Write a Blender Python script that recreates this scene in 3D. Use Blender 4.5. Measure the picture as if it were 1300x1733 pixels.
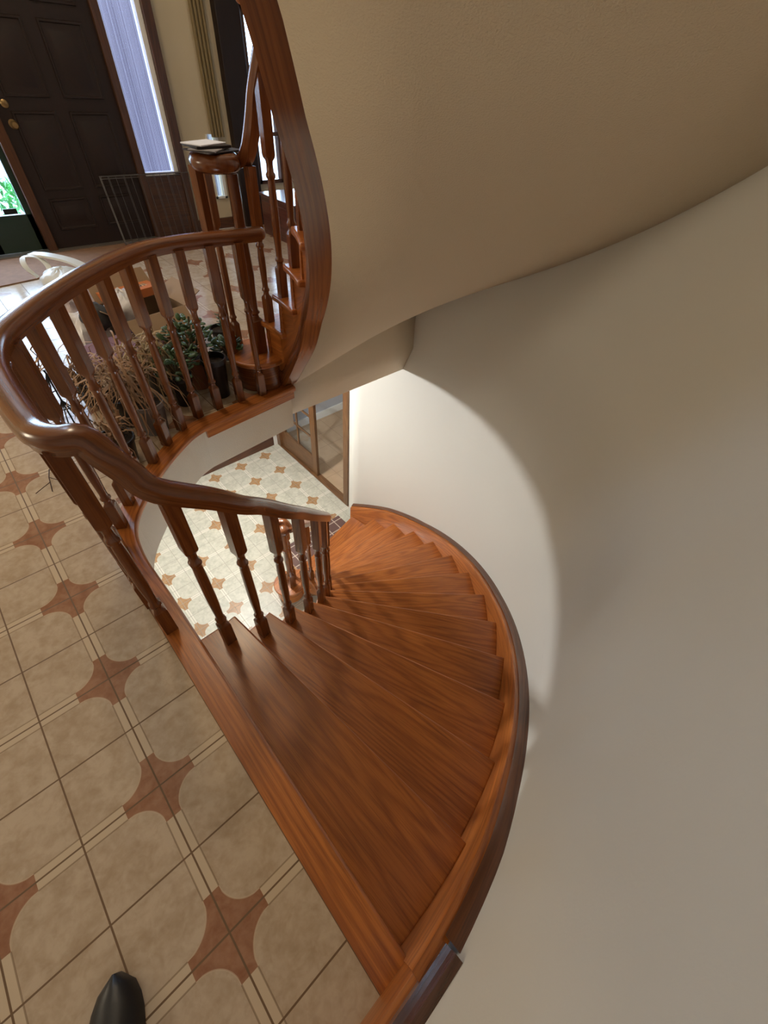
import bpy, bmesh, math, random
from mathutils import Vector, Matrix
random.seed(7)
for o in list(bpy.data.objects): bpy.data.objects.remove(o)
SC = bpy.context.scene; COL = SC.collection
R = math.radians

# ---------------------------------------------------------------- camera
cam_d = bpy.data.cameras.new('camera'); cam = bpy.data.objects.new('camera', cam_d); COL.objects.link(cam)
cam_d.sensor_fit = 'HORIZONTAL'; cam_d.sensor_width = 36.0; cam_d.lens = 36.0*700.5353/1300.0
cam_d.clip_start = 0.02; cam_d.clip_end = 200
_r = [[0.73651974, -0.67305742, 0.06732302], [-0.46177411, -0.57303676, -0.67704767], [0.49427052, 0.46757095, -0.73285337]]
cam.matrix_world = Matrix(((_r[0][0], -_r[1][0], -_r[2][0], 0.2480035), (_r[0][1], -_r[1][1], -_r[2][1], -0.9356622),
                           (_r[0][2], -_r[1][2], -_r[2][2], 1.4365193), (0, 0, 0, 1)))
SC.camera = cam
# ---------------------------------------------------------------- world, exposure
SC.view_settings.view_transform = 'Standard'; SC.view_settings.look = 'None'
SC.view_settings.gamma = 1.0; SC.view_settings.use_curve_mapping = False
SC.view_settings.exposure = 0.0
W = bpy.data.worlds.new('world'); SC.world = W; W.use_nodes = True
W.node_tree.nodes['Background'].inputs[0].default_value = (0.66, 0.82, 1.0, 1)
W.node_tree.nodes['Background'].inputs[1].default_value = 12.0
# ---------------------------------------------------------------- lights
def area(name, loc, rot, sx, sy, power, col, portal=False):
    d = bpy.data.lights.new(name, 'AREA'); d.shape = 'RECTANGLE'; d.size = sx; d.size_y = sy; d.energy = power; d.color = col
    o = bpy.data.objects.new(name, d); COL.objects.link(o); o.location = loc; o.rotation_euler = rot
    if portal: d.cycles.is_portal = True
    return o
def point(name, loc, rad, power, col):
    d = bpy.data.lights.new(name, 'POINT'); d.shadow_soft_size = rad; d.energy = power; d.color = col
    o = bpy.data.objects.new(name, d); COL.objects.link(o); o.location = loc; return o
LOWER_LAMP = (1.15, 2.55, -0.375)
HALL_LAMP = (0.90, 2.36, 4.10)
point('lower_hall_lamp_light', (LOWER_LAMP[0], LOWER_LAMP[1], LOWER_LAMP[2]-.03), 0.06, 154, (1.0, 1.0, 0.99))
point('hall_pendant_light', HALL_LAMP, 0.20, 100, (1.0, 0.80, 0.55))
FOYER_FILL = (-2.2, 2.3, 1.6)
point('foyer_fill_light', FOYER_FILL, 0.40, 86, (1.0, 0.85, 0.63))  # warm fill added out of view to brighten walls, soffit and tiles
area('window_portal_door', (1.25, 4.548, 1.1), (R(-90), 0, 0), 2.46, 2.1, 1, (1, 1, 1), portal=True)
area('window_portal_high', (0.6, 4.548, 4.2), (R(-90), 0, 0), .8, 1.3, 1, (1, 1, 1), portal=True)
area('window_portal_north', (3.6, 4.548, 1.2), (R(-90), 0, 0), 1.7, 1.8, 1, (1, 1, 1), portal=True)

# ---------------------------------------------------------------- constants of the place
H = 2.674244/14; DROP = 2.674244; CX, CY = 0.30, 1.18
def cp(r, a, z=0.0): a = R(a); return (CX+r*math.cos(a), CY+r*math.sin(a), z)
def interp(tab, x):
    t = sorted(tab)
    if x <= t[0][0]: return t[0][1]
    for (a, va), (b, vb) in zip(t, t[1:]):
        if x <= b: return va+(vb-va)*(x-a)/(b-a)
    return t[-1][1]
A0 = -90.6; DA = 8.11            # lower flight
UA, DU = 7.2, 8.75               # upper flight: front of tread 2, degrees per step
def uline(a): return 2*H-(a-UA)/DU*H

# ---------------------------------------------------------------- node helpers
def newmat(name):
    m = bpy.data.materials.new(name); m.use_nodes = True
    nt = m.node_tree; b = nt.nodes['Principled BSDF']; return m, nt, b
class N:
    def __init__(s, nt): s.nt = nt
    def node(s, t, **k):
        n = s.nt.nodes.new(t)
        for a, v in k.items(): setattr(n, a, v)
        return n
    def l(s, a, b): s.nt.links.new(a, b)
    def m(s, op, a, b=None, c=None):
        n = s.node('ShaderNodeMath', operation=op)
        for i, v in enumerate((a, b, c)):
            if v is None: continue
            if isinstance(v, (int, float)): n.inputs[i].default_value = v
            else: s.l(v, n.inputs[i])
        return n.outputs[0]
    def mix(s, f, a, b):
        n = s.node('ShaderNodeMix', data_type='RGBA')
        for i, v in ((0, f), (6, a), (7, b)):
            if isinstance(v, (int, float)): n.inputs[i].default_value = v
            elif isinstance(v, tuple): n.inputs[i].default_value = v if len(v) == 4 else (*v, 1)
            else: s.l(v, n.inputs[i])
        return n.outputs[2]
    def noise(s, vec, scale, detail=3, rough=.5, dist=0):
        n = s.node('ShaderNodeTexNoise'); n.inputs['Scale'].default_value = scale; n.inputs['Detail'].default_value = detail
        n.inputs['Roughness'].default_value = rough; n.inputs['Distortion'].default_value = dist; s.l(vec, n.inputs['Vector']); return n.outputs[0]
    def ramp(s, f, stops):
        n = s.node('ShaderNodeValToRGB'); e = n.color_ramp.elements
        while len(e) < len(stops): e.new(.5)
        for i, (p, c) in enumerate(stops):
            e[i].position = p; e[i].color = (*c, 1) if len(c) == 3 else c
        s.l(f, n.inputs[0]); return n.outputs[0]
    def mapping(s, vec, scale=(1, 1, 1), loc=(0, 0, 0)):
        n = s.node('ShaderNodeMapping'); n.inputs['Scale'].default_value = scale; n.inputs['Location'].default_value = loc
        s.l(vec, n.inputs['Vector']); return n.outputs[0]
    def bump(s, h, strength, dist, bsdf):
        n = s.node('ShaderNodeBump'); n.inputs['Strength'].default_value = strength; n.inputs['Distance'].default_value = dist
        s.l(h, n.inputs['Height']); s.l(n.outputs[0], bsdf.inputs['Normal'])

def plain(name, col, rough=.6, metal=0.0, bumps=None, coat=0.0, vary=0.0, vscale=8):
    m, nt, b = newmat(name); g = N(nt)
    b.inputs['Roughness'].default_value = rough; b.inputs['Metallic'].default_value = metal; b.inputs['Coat Weight'].default_value = coat
    tc = g.node('ShaderNodeTexCoord')
    if vary:
        n = g.noise(tc.outputs['Object'], vscale, 4)
        c2 = tuple(max(0, x*(1-vary)) for x in col); c1 = tuple(min(1, x*(1+vary)) for x in col)
        g.l(g.ramp(n, [(.3, c2), (.7, c1)]), b.inputs['Base Color'])
    else: b.inputs['Base Color'].default_value = (*col, 1)
    if bumps: g.bump(g.noise(tc.outputs['Object'], bumps[0], 3), bumps[1], bumps[2], b)
    return m

def wood(name, light, mid, dark, rough=.28, coat=.35, spec=.5, seed=0.0):
    """stained oak: u (along the grain) and v in metres from the UV map"""
    m, nt, b = newmat(name); g = N(nt)
    uv = g.node('ShaderNodeUVMap').outputs[0]
    oi = g.node('ShaderNodeObjectInfo').outputs['Random']
    cb = g.node('ShaderNodeCombineXYZ'); g.l(g.m('MULTIPLY', oi, 37.0), cb.inputs[0]); g.l(g.m('MULTIPLY', oi, 11.0), cb.inputs[1]); cb.inputs[2].default_value = seed
    ad = g.node('ShaderNodeVectorMath', operation='ADD'); g.l(uv, ad.inputs[0]); g.l(cb.outputs[0], ad.inputs[1]); vec = ad.outputs[0]
    big = g.noise(g.mapping(vec, (1.3, 5.0, 1)), 1.0, 2, .5, .4)
    # growth rings: sine of warped field
    ring = g.m('SINE', g.m('MULTIPLY', g.m('ADD', g.noise(g.mapping(vec, (.7, 8.0, 1)), 1.0, 1, .4, .2), g.m('MULTIPLY', g.noise(g.mapping(vec, (6, 60, 1)), 1.0, 2), .05)), 75.0))
    ring = g.m('MULTIPLY_ADD', ring, .5, .5)
    pore = g.noise(g.mapping(vec, (7.0, 330.0, 1)), 1.0, 3, .6)
    c = g.mix(g.m('MULTIPLY_ADD', ring, .6, .2), mid, light)
    c = g.mix(g.m('MULTIPLY', g.m('POWER', g.m('SUBTRACT', 1.0, ring), 3.0), .34), c, dark)
    c = g.mix(g.m('MULTIPLY', g.ramp(pore, [(.50, (0, 0, 0)), (.64, (1, 1, 1))]), .42), c, dark)
    streak = g.noise(g.mapping(vec, (4.0, 85.0, 1)), 1.0, 3, .6, .3)
    c = g.mix(g.m('MULTIPLY', g.ramp(streak, [(.50, (0, 0, 0)), (.68, (1, 1, 1))]), .5), c, dark)
    c = g.mix(g.m('MULTIPLY', g.ramp(big, [(.35, (0, 0, 0)), (.7, (1, 1, 1))]), .30), c, dark)
    g.l(c, b.inputs['Base Color'])
    b.inputs['Roughness'].default_value = rough; b.inputs['Coat Weight'].default_value = coat; b.inputs['Coat Roughness'].default_value = .2
    g.bump(pore, .12, .002, b)
    return m

def tile(name, offy, field, field2, star, star2, strip, grout, rough=.18, S=.47, w=.105, gw=.011):
    m, nt, b = newmat(name); g = N(nt)
    P = g.node('ShaderNodeTexCoord').outputs['Object']
    sp = g.node('ShaderNodeSeparateXYZ'); g.l(P, sp.inputs[0])
    def fold(c, off):
        x = g.m('ADD', g.m('DIVIDE', c, .2), off)
        x = g.m('SUBTRACT', g.m('FLOORED_MODULO', g.m('ADD', x, 1.0), 2.0), 1.0)
        return g.m('ABSOLUTE', x)
    a = fold(sp.outputs[0], 0.0); c = fold(sp.outputs[1], offy)
    lt = lambda x, v: g.m('LESS_THAN', x, v); gt = lambda x, v: g.m('GREATER_THAN', x, v)
    mx = g.m('MAXIMUM', a, c); mn = g.m('MINIMUM', a, c)
    da = g.m('SUBTRACT', a, S); dc = g.m('SUBTRACT', c, S)
    d = g.m('SQRT', g.m('ADD', g.m('MULTIPLY', da, da), g.m('MULTIPLY', dc, dc)))
    corner = g.m('MULTIPLY', lt(mx, S), gt(d, S-w))
    arm = g.m('MULTIPLY', lt(mn, w), lt(mx, S))
    starm = g.m('MAXIMUM', corner, arm)
    stripm = g.m('MULTIPLY', lt(mn, w), g.m('SUBTRACT', 1.0, starm))
    n1 = g.noise(P, 11, 4, .6, .6); n2 = g.noise(P, 38, 4, .6, .3)
    nn = g.m('MULTIPLY_ADD', n2, .45, g.m('MULTIPLY', n1, .6))
    fc = g.mix(g.ramp(nn, [(.40, (1, 1, 1)), (.62, (0, 0, 0))]), field, field2)
    sc = g.mix(g.ramp(nn, [(.42, (1, 1, 1)), (.62, (0, 0, 0))]), star, star2)
    col = g.mix(stripm, fc, strip); col = g.mix(starm, col, sc)
    e1 = g.m('MULTIPLY', lt(g.m('ABSOLUTE', g.m('SUBTRACT', mn, w)), .009), gt(mx, S))
    e2 = g.m('MULTIPLY', lt(mx, S), lt(g.m('ABSOLUTE', g.m('SUBTRACT', d, S-w)), .008))
    col = g.mix(g.m('MULTIPLY', e1, .55), col, grout)
    col = g.mix(g.m('MULTIPLY', g.m('MULTIPLY', e2, gt(mn, w)), .5), col, strip)
    dg = g.m('MINIMUM', mn, g.m('SUBTRACT', 1.0, mx))
    gm = lt(dg, gw)
    col = g.mix(gm, col, grout)
    g.l(col, b.inputs['Base Color'])
    g.l(g.m('MULTIPLY_ADD', gm, .5, rough), b.inputs['Roughness'])
    hs = g.m('SUBTRACT', g.m('MULTIPLY', n2, .06), gm)
    g.bump(hs, .35, .0025, b)
    return m

def brick(name, c1, c2, grout, sx, sy, rough=.4, w=.06, off=(0, 0)):
    m, nt, b = newmat(name); g = N(nt)
    P = g.node('ShaderNodeTexCoord').outputs['Object']; sp = g.node('ShaderNodeSeparateXYZ'); g.l(P, sp.inputs[0])
    u = g.m('FRACT', g.m('ADD', g.m('DIVIDE', sp.outputs[0], sx), off[0])); v = g.m('FRACT', g.m('ADD', g.m('DIVIDE', sp.outputs[1], sy), off[1]))
    ln = g.m('MAXIMUM', g.m('LESS_THAN', u, w*.2/sx*.5), g.m('LESS_THAN', v, w*.2/sy*.5))
    col = g.mix(g.noise(P, 6, 4), c1, c2); col = g.mix(ln, col, grout); g.l(col, b.inputs['Base Color']); b.inputs['Roughness'].default_value = rough
    return m

def glass(name, tint=(.9, .95, 1), gloss=.08, rough=.02, ribs=False):
    m, nt, b = newmat(name); g = N(nt); nt.nodes.remove(b); out = nt.nodes['Material Output']
    if ribs:
        b2 = g.node('ShaderNodeBsdfRefraction'); b2.inputs['Roughness'].default_value = .06; b2.inputs['IOR'].default_value = 1.45; b2.inputs['Color'].default_value = (*tint, 1)
        gl = g.node('ShaderNodeBsdfGlossy'); gl.inputs['Roughness'].default_value = .1
    else:
        b2 = g.node('ShaderNodeBsdfTransparent'); b2.inputs['Color'].default_value = (*tint, 1)
        gl = g.node('ShaderNodeBsdfGlossy'); gl.inputs['Roughness'].default_value = rough
    mx = g.node('ShaderNodeMixShader'); mx.inputs[0].default_value = gloss
    g.l(b2.outputs[0], mx.inputs[1]); g.l(gl.outputs[0], mx.inputs[2]); g.l(mx.outputs[0], out.inputs[0]); return m

def emis(name, col, s):
    m, nt, b = newmat(name); b.inputs['Base Color'].default_value = (*col, 1)
    b.inputs['Emission Color'].default_value = (*col, 1); b.inputs['Emission Strength'].default_value = s; return m

OAK = wood('oak_stair', (.54, .180, .034), (.44, .132, .022), (.17, .042, .009), rough=.33)
OAKR = wood('oak_rail', (.23, .072, .018), (.18, .052, .013), (.08, .021, .006), rough=.24, coat=.4, seed=3)
OAKD = wood('oak_dark', (.13, .045, .018), (.09, .030, .012), (.03, .010, .005), rough=.35, seed=5)
DOORW = wood('mahogany_door', (.016, .0035, .002), (.012, .0028, .0016), (.005, .0015, .001), rough=.55, coat=.0, seed=8)
CASE = wood('casing_wood', (.10, .038, .014), (.07, .026, .010), (.03, .010, .005), rough=.4, coat=.1, seed=9)
TILE_U = tile('tile_upper', 0.0, (.53, .42, .31), (.42, .31, .21), (.36, .185, .11), (.27, .12, .065), (.58, .46, .33), (.15, .085, .04))
TILE_L = tile('tile_lower', -.314, (.58, .57, .49), (.43, .43, .36), (.40, .23, .105), (.29, .16, .07), (.67, .65, .57), (.34, .32, .27), rough=.38)
TILE_B = brick('tile_side_room', (.50, .37, .25), (.38, .27, .17), (.30, .21, .14), .30, .30)
BRICK = brick('brick_inlay', (.14, .075, .065), (.10, .058, .055), (.50, .42, .36), .14, .14, w=.12)
WALL = plain('plaster_wall', (.67, .66, .61), .85, bumps=(160, .12, .002))
SOFF = plain('textured_plaster', (.69, .60, .455), .9, bumps=(230, .5, .004))
WHITE = plain('white_paint', (.75, .75, .72), .6)
CREAM = plain('cream_paint', (.56, .47, .32), .7)
DARKM = plain('dark_metal', (.02, .022, .022), .35, .6)
STEEL = plain('brushed_threshold', (.35, .32, .28), .35, .8)
BLACKP = plain('black_plastic', (.012, .012, .012), .35)
BRASS = plain('aged_brass', (.30, .20, .09), .35, .9)
GLASS = glass('clear_pane'); RIB = glass('ribbed_pane', (.84, .84, 1.0), .05, ribs=True)

# ---------------------------------------------------------------- mesh builder
class MB:
    def __init__(s): s.v = []; s.f = []; s.uv = []
    def add(s, vs, fs, uvs=None, org=None):
        o = len(s.v); s.v += [tuple(p) for p in vs]
        for i, f in enumerate(fs):
            s.f.append([o+k for k in f])
            if uvs: s.uv.append(uvs[i])
            else:
                P = [Vector(vs[k]) for k in f]; n = (P[1]-P[0]).cross(P[2]-P[0])
                ax = max(range(3), key=lambda q: abs(n[q]))
                ii = [(1, 2), (0, 2), (0, 1)][ax]
                s.uv.append([(p[ii[1]], p[ii[0]]) if ax < 2 else (p[0], p[1]) for p in P])
        return s
    def box(s, a, b, grain=0):
        x0, y0, z0 = a; x1, y1, z1 = b
        vs = [(x0, y0, z0), (x1, y0, z0), (x1, y1, z0), (x0, y1, z0), (x0, y0, z1), (x1, y0, z1), (x1, y1, z1), (x0, y1, z1)]
        fs = [(3, 2, 1, 0), (4, 5, 6, 7), (0, 1, 5, 4), (1, 2, 6, 5), (2, 3, 7, 6), (3, 0, 4, 7)]
        uvs = []
        for f in fs:
            P = [vs[k] for k in f]; fixed = [q for q in range(3) if len(set(p[q] for p in P)) == 1][0]
            ax = [q for q in range(3) if q != fixed]
            if grain in ax: u = grain; v = [q for q in ax if q != grain][0]
            else: u, v = ax
            uvs.append([(p[u], p[v]) for p in P])
        return s.add(vs, fs, uvs)
    def obox(s, M, a, b, grain=0):
        t = MB().box(a, b, grain); return s.add([M @ Vector(p) for p in t.v], t.f, t.uv)
    def prism(s, poly, z0, z1, gdir=(1, 0), caps=True):
        ar = sum(p[0]*q[1]-q[0]*p[1] for p, q in zip(poly, poly[1:]+poly[:1]))
        if ar < 0: poly = poly[::-1]
        n = len(poly); vs = [(x, y, z0) for x, y in poly]+[(x, y, z1) for x, y in poly]
        gx, gy = gdir; pr = lambda p: (p[0]*gx+p[1]*gy, -p[0]*gy+p[1]*gx)
        fs = []; uvs = []; L = 0
        if caps:
            fs += [list(range(n-1, -1, -1)), list(range(n, 2*n))]
            uvs += [[pr(poly[k]) for k in range(n-1, -1, -1)], [pr(p) for p in poly]]
        for i in range(n):
            j = (i+1) % n; d = math.dist(poly[i], poly[j]); fs.append((i, j, n+j, n+i))
            uvs.append([(L, z0), (L+d, z0), (L+d, z1), (L, z1)]); L += d
        return s.add(vs, fs, uvs)
    def loft(s, rings, us, vs_, close=True, caps=True):
        n = len(rings[0]); V = [p for r in rings for p in r]; fs = []; uvs = []
        for i in range(len(rings)-1):
            for k in range(n if close else n-1):
                k2 = (k+1) % n; fs.append((i*n+k, i*n+k2, (i+1)*n+k2, (i+1)*n+k))
                va, vb = vs_[k], vs_[k+1] if k+1 < len(vs_) else vs_[k]+.01
                uvs.append([(us[i], va), (us[i], vb), (us[i+1], vb), (us[i+1], va)])
        if caps:
            m = (len(rings)-1)*n
            fs += [list(range(n-1, -1, -1)), [m+k for k in range(n)]]
            uvs += [[(vs_[k], vs_[k]*.3) for k in range(n-1, -1, -1)], [(vs_[k], vs_[k]*.3) for k in range(n)]]
        return s.add(V, fs, uvs)
    def sweep(s, path, prof, up=Vector((0, 0, 1)), caps=True):
        P = [Vector(p) for p in path]; rings = []; us = [0]
        for i in range(1, len(P)): us.append(us[-1]+(P[i]-P[i-1]).length)
        for i, p in enumerate(P):
            t = (P[min(i+1, len(P)-1)]-P[max(i-1, 0)]).normalized()
            side = t.cross(up)
            if side.length < 1e-4: side = Vector((1, 0, 0))
            side.normalize(); u2 = side.cross(t)
            rings.append([tuple(p+side*a+u2*b) for a, b in prof])
        vs_ = [0]
        for i in range(len(prof)): vs_.append(vs_[-1]+math.dist(prof[i], prof[(i+1) % len(prof)]))
        return s.loft(rings, us, vs_, True, caps)
    def lathe(s, prof, c=(0, 0, 0), seg=20, caps=True):
        rings = [[(c[0]+r*math.cos(2*math.pi*k/seg), c[1]+r*math.sin(2*math.pi*k/seg), c[2]+z) for k in range(seg)] for r, z in prof]
        return s.loft(rings, [z for r, z in prof], [.15*k/seg for k in range(seg+1)], True, caps)
    def tube(s, path, r, seg=6): return s.sweep(path, [(r*math.cos(2*math.pi*k/seg), r*math.sin(2*math.pi*k/seg)) for k in range(seg)])
    def sphere(s, c, r, sc=(1, 1, 1), seg=12, rings=8):
        pr = [(max(1e-4, r*math.sin(math.pi*i/rings)), -r*math.cos(math.pi*i/rings)) for i in range(rings+1)]
        t = MB().lathe(pr, (0, 0, 0), seg)
        return s.add([(c[0]+p[0]*sc[0], c[1]+p[1]*sc[1], c[2]+p[2]*sc[2]) for p in t.v], t.f, t.uv)
    def build(s, name, mat, parent=None, bevel=0, smooth=40, loc=None, sub=0):
        me = bpy.data.meshes.new(name); me.from_pydata(s.v, [], s.f)
        uvl = me.uv_layers.new(name='UVMap'); k = 0
        for q in s.uv:
            for c in q: uvl.data[k].uv = c; k += 1
        bm = bmesh.new(); bm.from_mesh(me); bmesh.ops.recalc_face_normals(bm, faces=bm.faces); bm.to_mesh(me); bm.free()
        if smooth:
            me.polygons.foreach_set('use_smooth', [True]*len(me.polygons)); me.set_sharp_from_angle(angle=R(smooth))
        me.materials.append(mat)
        o = bpy.data.objects.new(name, me); COL.objects.link(o)
        if parent: o.parent = parent
        if loc: o.location = loc
        if bevel:
            md = o.modifiers.new('bevel', 'BEVEL'); md.width = bevel; md.segments = 3; md.limit_method = 'ANGLE'; md.angle_limit = R(50); md.harden_normals = False
        if sub:
            md = o.modifiers.new('sub', 'SUBSURF'); md.levels = sub; md.render_levels = sub
        return o
def tag(o, label, cat, group=None):
    o['label'] = label; o['category'] = cat
    if group: o['group'] = group
    return o
def struct(o): o['kind'] = 'structure'; return o
def empty(name, loc, label, cat, group=None):
    o = bpy.data.objects.new(name, None); COL.objects.link(o); o.location = loc; o.empty_display_size = .05
    return tag(o, label, cat, group)
def catmull(pts, n=6):
    P = [Vector(p) for p in pts]; out = []
    for i in range(len(P)-1):
        a = P[max(i-1, 0)]; b = P[i]; c = P[i+1]; d = P[min(i+2, len(P)-1)]
        for k in range(n):
            t = k/n; out.append(.5*((2*b)+(-a+c)*t+(2*a-5*b+4*c-d)*t*t+(-a+3*b-3*c+d)*t**3))
    out.append(P[-1]); return out
def offset(poly, d):
    out = []
    for i, p in enumerate(poly):
        a = Vector(poly[max(i-1, 0)]); b = Vector(poly[min(i+1, len(poly)-1)]); t = (b-a).normalized()
        out.append((p[0]-t.y*d, p[1]+t.x*d))
    return out
def holed(mb, axis, at, th, u0, u1, z0, z1, holes):
    """wall slab with rectangular openings; axis 'x' = runs along x at y=at..at+th"""
    def bx(a, b, c, d):
        if b-a < 1e-4 or d-c < 1e-4: return
        if axis == 'x': mb.box((a, at, c), (b, at+th, d))
        else: mb.box((at, a, c), (at+th, b, d))
    hs = sorted(holes); u = u0
    for (a, b, c, d) in hs:
        bx(u, a, z0, z1); bx(a, b, z0, c); bx(a, b, d, z1); u = b
    bx(u, u1, z0, z1); return mb

# ================================================================= SETTING
# edge of the landing around the well (nosing line, seen from above)
curve = catmull([(.285, -.07, 0), (.285, .20, 0), (.284, .44, 0), (.325, .62, 0), (.455, .79, 0), (.60, .925, 0), (.77, 1.045, 0), (.862, 1.082, 0)], 5)
E_curve = [(p.x, p.y) for p in curve]
E_str = [(.862, 1.082), (1.18, 1.112), (1.508, 1.143)]
E_all = [(.285, -1.12)] + E_curve + E_str[1:]
T_all = offset(E_all, .085)          # tile edge
T_all[0] = (.20, -1.16); T_all[-1] = (1.50, 1.228)
F_all = offset(E_all, .022)          # plaster fascia
F_all[-1] = (1.48, 1.163)
fl = MB().prism([(-4, -1.16)] + T_all + [(2.66, 1.235), (2.66, 2.1), (6.2, 2.1), (6.2, 4.5), (-4, 4.5)], -.02, 0)
struct(fl.build('floor', TILE_U, smooth=0))
# slab / ceiling of the lower hall
sl = MB().prism([(-4, -1.16)] + F_all + [(1.48, 1.31), (2.8, 1.31), (6.2, 1.31), (6.2, 4.5), (-4, 4.5)], -.30, -.022)
struct(sl.build('ceiling_lower', SOFF, smooth=0))
# wooden border of the landing (nosing)
bd = MB(); pr = [(0, -.034), (.078, -.034), (.085, -.026), (.087, -.016), (.085, -.004), (.078, .003), (0, .003)]
def edge_sweep(path, T, prof):
    P = [Vector((*p, 0)) for p in path]; Q = [Vector((*p, 0)) for p in T]; rings = []; us = [0]
    for i in range(len(P)):
        d = (P[i]-Q[i])
        d = d/.085
        rings.append([tuple(Q[i]+d*a+Vector((0, 0, b))) for a, b in prof])
        if i: us.append(us[-1]+(P[i]-P[i-1]).length)
    vs_ = [0]
    for i in range(len(prof)): vs_.append(vs_[-1]+math.dist(prof[i], prof[(i+1) % len(prof)]))
    return MB().loft(rings, us, vs_)
nose = edge_sweep(E_all, T_all, pr); o = nose.build('trim_1', OAK); struct(o)
# wooden apron under the straight stretch
ap = MB(); a, b = Vector((.875, 1.091)), Vector((1.50, 1.150))
t = (b-a).normalized(); nrm = Vector((-t.y, t.x))
ap.prism([tuple(a), tuple(b), tuple(b+nrm*.02), tuple(a+nrm*.02)], -.082, -.0345, gdir=(t.x, t.y))
struct(ap.build('trim_2', OAK, bevel=.002))

# ---- curved outer wall and its continuation
RW = 2.36
wall = MB(); pts = [(2.9, 2.1), (2.73, 2.09), (2.66, 1.95)] + [cp(RW, a)[:2] for a in [15.4-1.0*i*2.2 for i in range(49)]][:] 
ang = [15.4-105.4*i/60 for i in range(61)]
inner = [cp(RW, a)[:2] for a in ang]; outer = [cp(RW+.12, a)[:2] for a in ang]
wall.prism([(2.73, 2.085), (2.60, 1.90)] + inner + outer[::-1] + [(2.80, 1.87), (2.9, 2.085)], -DROP, -.30)
struct(wall.build('wall_east', WALL, smooth=30))
ang2 = [1.2-91.2*i/60 for i in range(61)]
w2 = MB().prism([(2.66, 2.1)] + [cp(RW, a)[:2] for a in ang2] + [cp(RW+.12, a)[:2] for a in ang2[::-1]] + [(2.78, 2.1)], -.30, 5.2)
struct(w2.build('wall_east_upper', WALL, smooth=30))
ws = MB().box((-4, -1.30, -DROP), (.30, -1.18, 5.2)); struct(ws.build('wall_south', WALL, smooth=0))
ww = MB(); holed(ww, 'y', -4.12, .12, -1.3, 4.6, -.3, 5.2, []); struct(ww.build('wall_west', WALL, smooth=0))
wn = MB(); holed(wn, 'x', 4.55, .12, -4, 6.2, 3.0, 5.2, [(.2, 1.0, 3.55, 4.85)]); holed(wn, 'x', 4.55, .12, -4, 6.2, -.3, 3.0, [(.02, 2.50, 0.0, 2.15), (2.80, 2.93, .28, .82), (3.34, 4.4, .38, 2.1)])
struct(wn.build('wall_north', CREAM, smooth=0))
struct(MB().box((6.2, 1.2, -.3), (6.32, 4.67, 5.2)).build('wall_far_east', WALL, smooth=0))
struct(MB().box((2.78, 1.98, 0), (6.2, 2.1, 5.2)).build('wall_inner', WALL, smooth=0))
struct(MB().box((-4.1, -1.3, 5.2), (6.3, 4.7, 5.3)).build('ceiling', WHITE, smooth=0))
# ---- soffit of the upper flight (ruled spiral surface), end face and step to the lower ceiling
ZI = [(-100, 2.45), (-58.6, 1.506), (-53.5, 1.338), (-20.2, .571), (-14.8, .40), (-7, .20), (.6, -.005), (2, -.03)]
ZO = [(-100, 2.47), (1.2, .223)]
so = MB(); n = 70; rr = [1.235, 1.5, 1.8, 2.1, 2.365]
angs = [1.2-101.2*i/n for i in range(n+1)]; rows = []
for a in angs:
    zi, zo = interp(ZI, a), interp(ZO, a)
    rows.append([cp(r, a, zi+(zo-zi)*(r-rr[0])/(rr[-1]-rr[0])) for r in rr])
end = rows[0]
botA = [(p[0], 1.215, -.085) for p in end]; botB = [(p[0], 1.30, -.30) for p in end]
botB[0] = (1.482, 1.30, -.30); botA[0] = (1.482, 1.195, -.085)
mid = [((p[0]+q[0])/2, (p[1]+q[1])/2+.004, (p[2]+q[2])/2) for p, q in zip(end, botA)]
full = [botB, botA, mid] + rows
V = [p for r in full for p in r]; m5 = len(rr)
top = [(x, y+(.12 if i < 4*0 else 0), z+.05) for i, (x, y, z) in enumerate(V)]
fs = [(i*m5+k, i*m5+k+1, (i+1)*m5+k+1, (i+1)*m5+k) for i in range(len(full)-1) for k in range(m5-1)]
so.add(V, fs)
o = struct(so.build('ceiling_soffit', SOFF, smooth=35))
md = o.modifiers.new('solid', 'SOLIDIFY'); md.thickness = .02; md.offset = 0

# ---- lower hall shell
struct(MB().box((-1.6, -.4, -DROP-.1), (2.73, 3.9, -DROP)).build('floor_lower', TILE_L, smooth=0))
struct(MB().box((2.73, 1.5, -DROP-.1), (6.4, 4.2, -DROP)).build('floor_side_room', TILE_B, smooth=0))
struct(MB().box((-1.6, 3.9, -DROP), (2.66, 4.0, -.3)).build('wall_lower_north', WALL, smooth=0))
struct(MB().box((-1.7, -.4, -DROP), (-1.6, 4.0, -.3)).build('wall_lower_west', WALL, smooth=0))
struct(MB().box((-1.6, -.5, -DROP), (.25, -.4, -.3)).build('wall_lower_south', WALL, smooth=0))
tr = MB(); tr.box((-1.6, 3.80, -DROP), (2.645, 3.899, -1.75), 0)
struct(tr.build('trim_3', OAKD, bevel=.006))
struct(MB().box((2.65, 3.79, -DROP), (2.76, 4.2, -.3)).build('trim_4', WHITE, smooth=0))
struct(MB().box((2.76, 3.96, -DROP), (6.4, 4.06, -.3)).build('wall_side_room', plain('blue_grey_paint', (.46, .47, .50), .8), smooth=0))
struct(MB().box((2.9, 3.935, -DROP), (6.4, 3.958, -DROP+.13)).build('baseboard_side_room', WHITE, bevel=.004))
struct(MB().box((6.3, 1.5, -DROP), (6.4, 4.2, -.3)).build('wall_side_room_east', WALL, smooth=0))
struct(MB().box((2.9, 1.5, -DROP), (6.3, 1.6, -.3)).build('wall_side_room_south', WALL, smooth=0))
struct(MB().box((1.60, 1.62, -DROP), (2.50, 2.02, -DROP+.006)).build('trim_5', BRICK, smooth=0))
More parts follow.
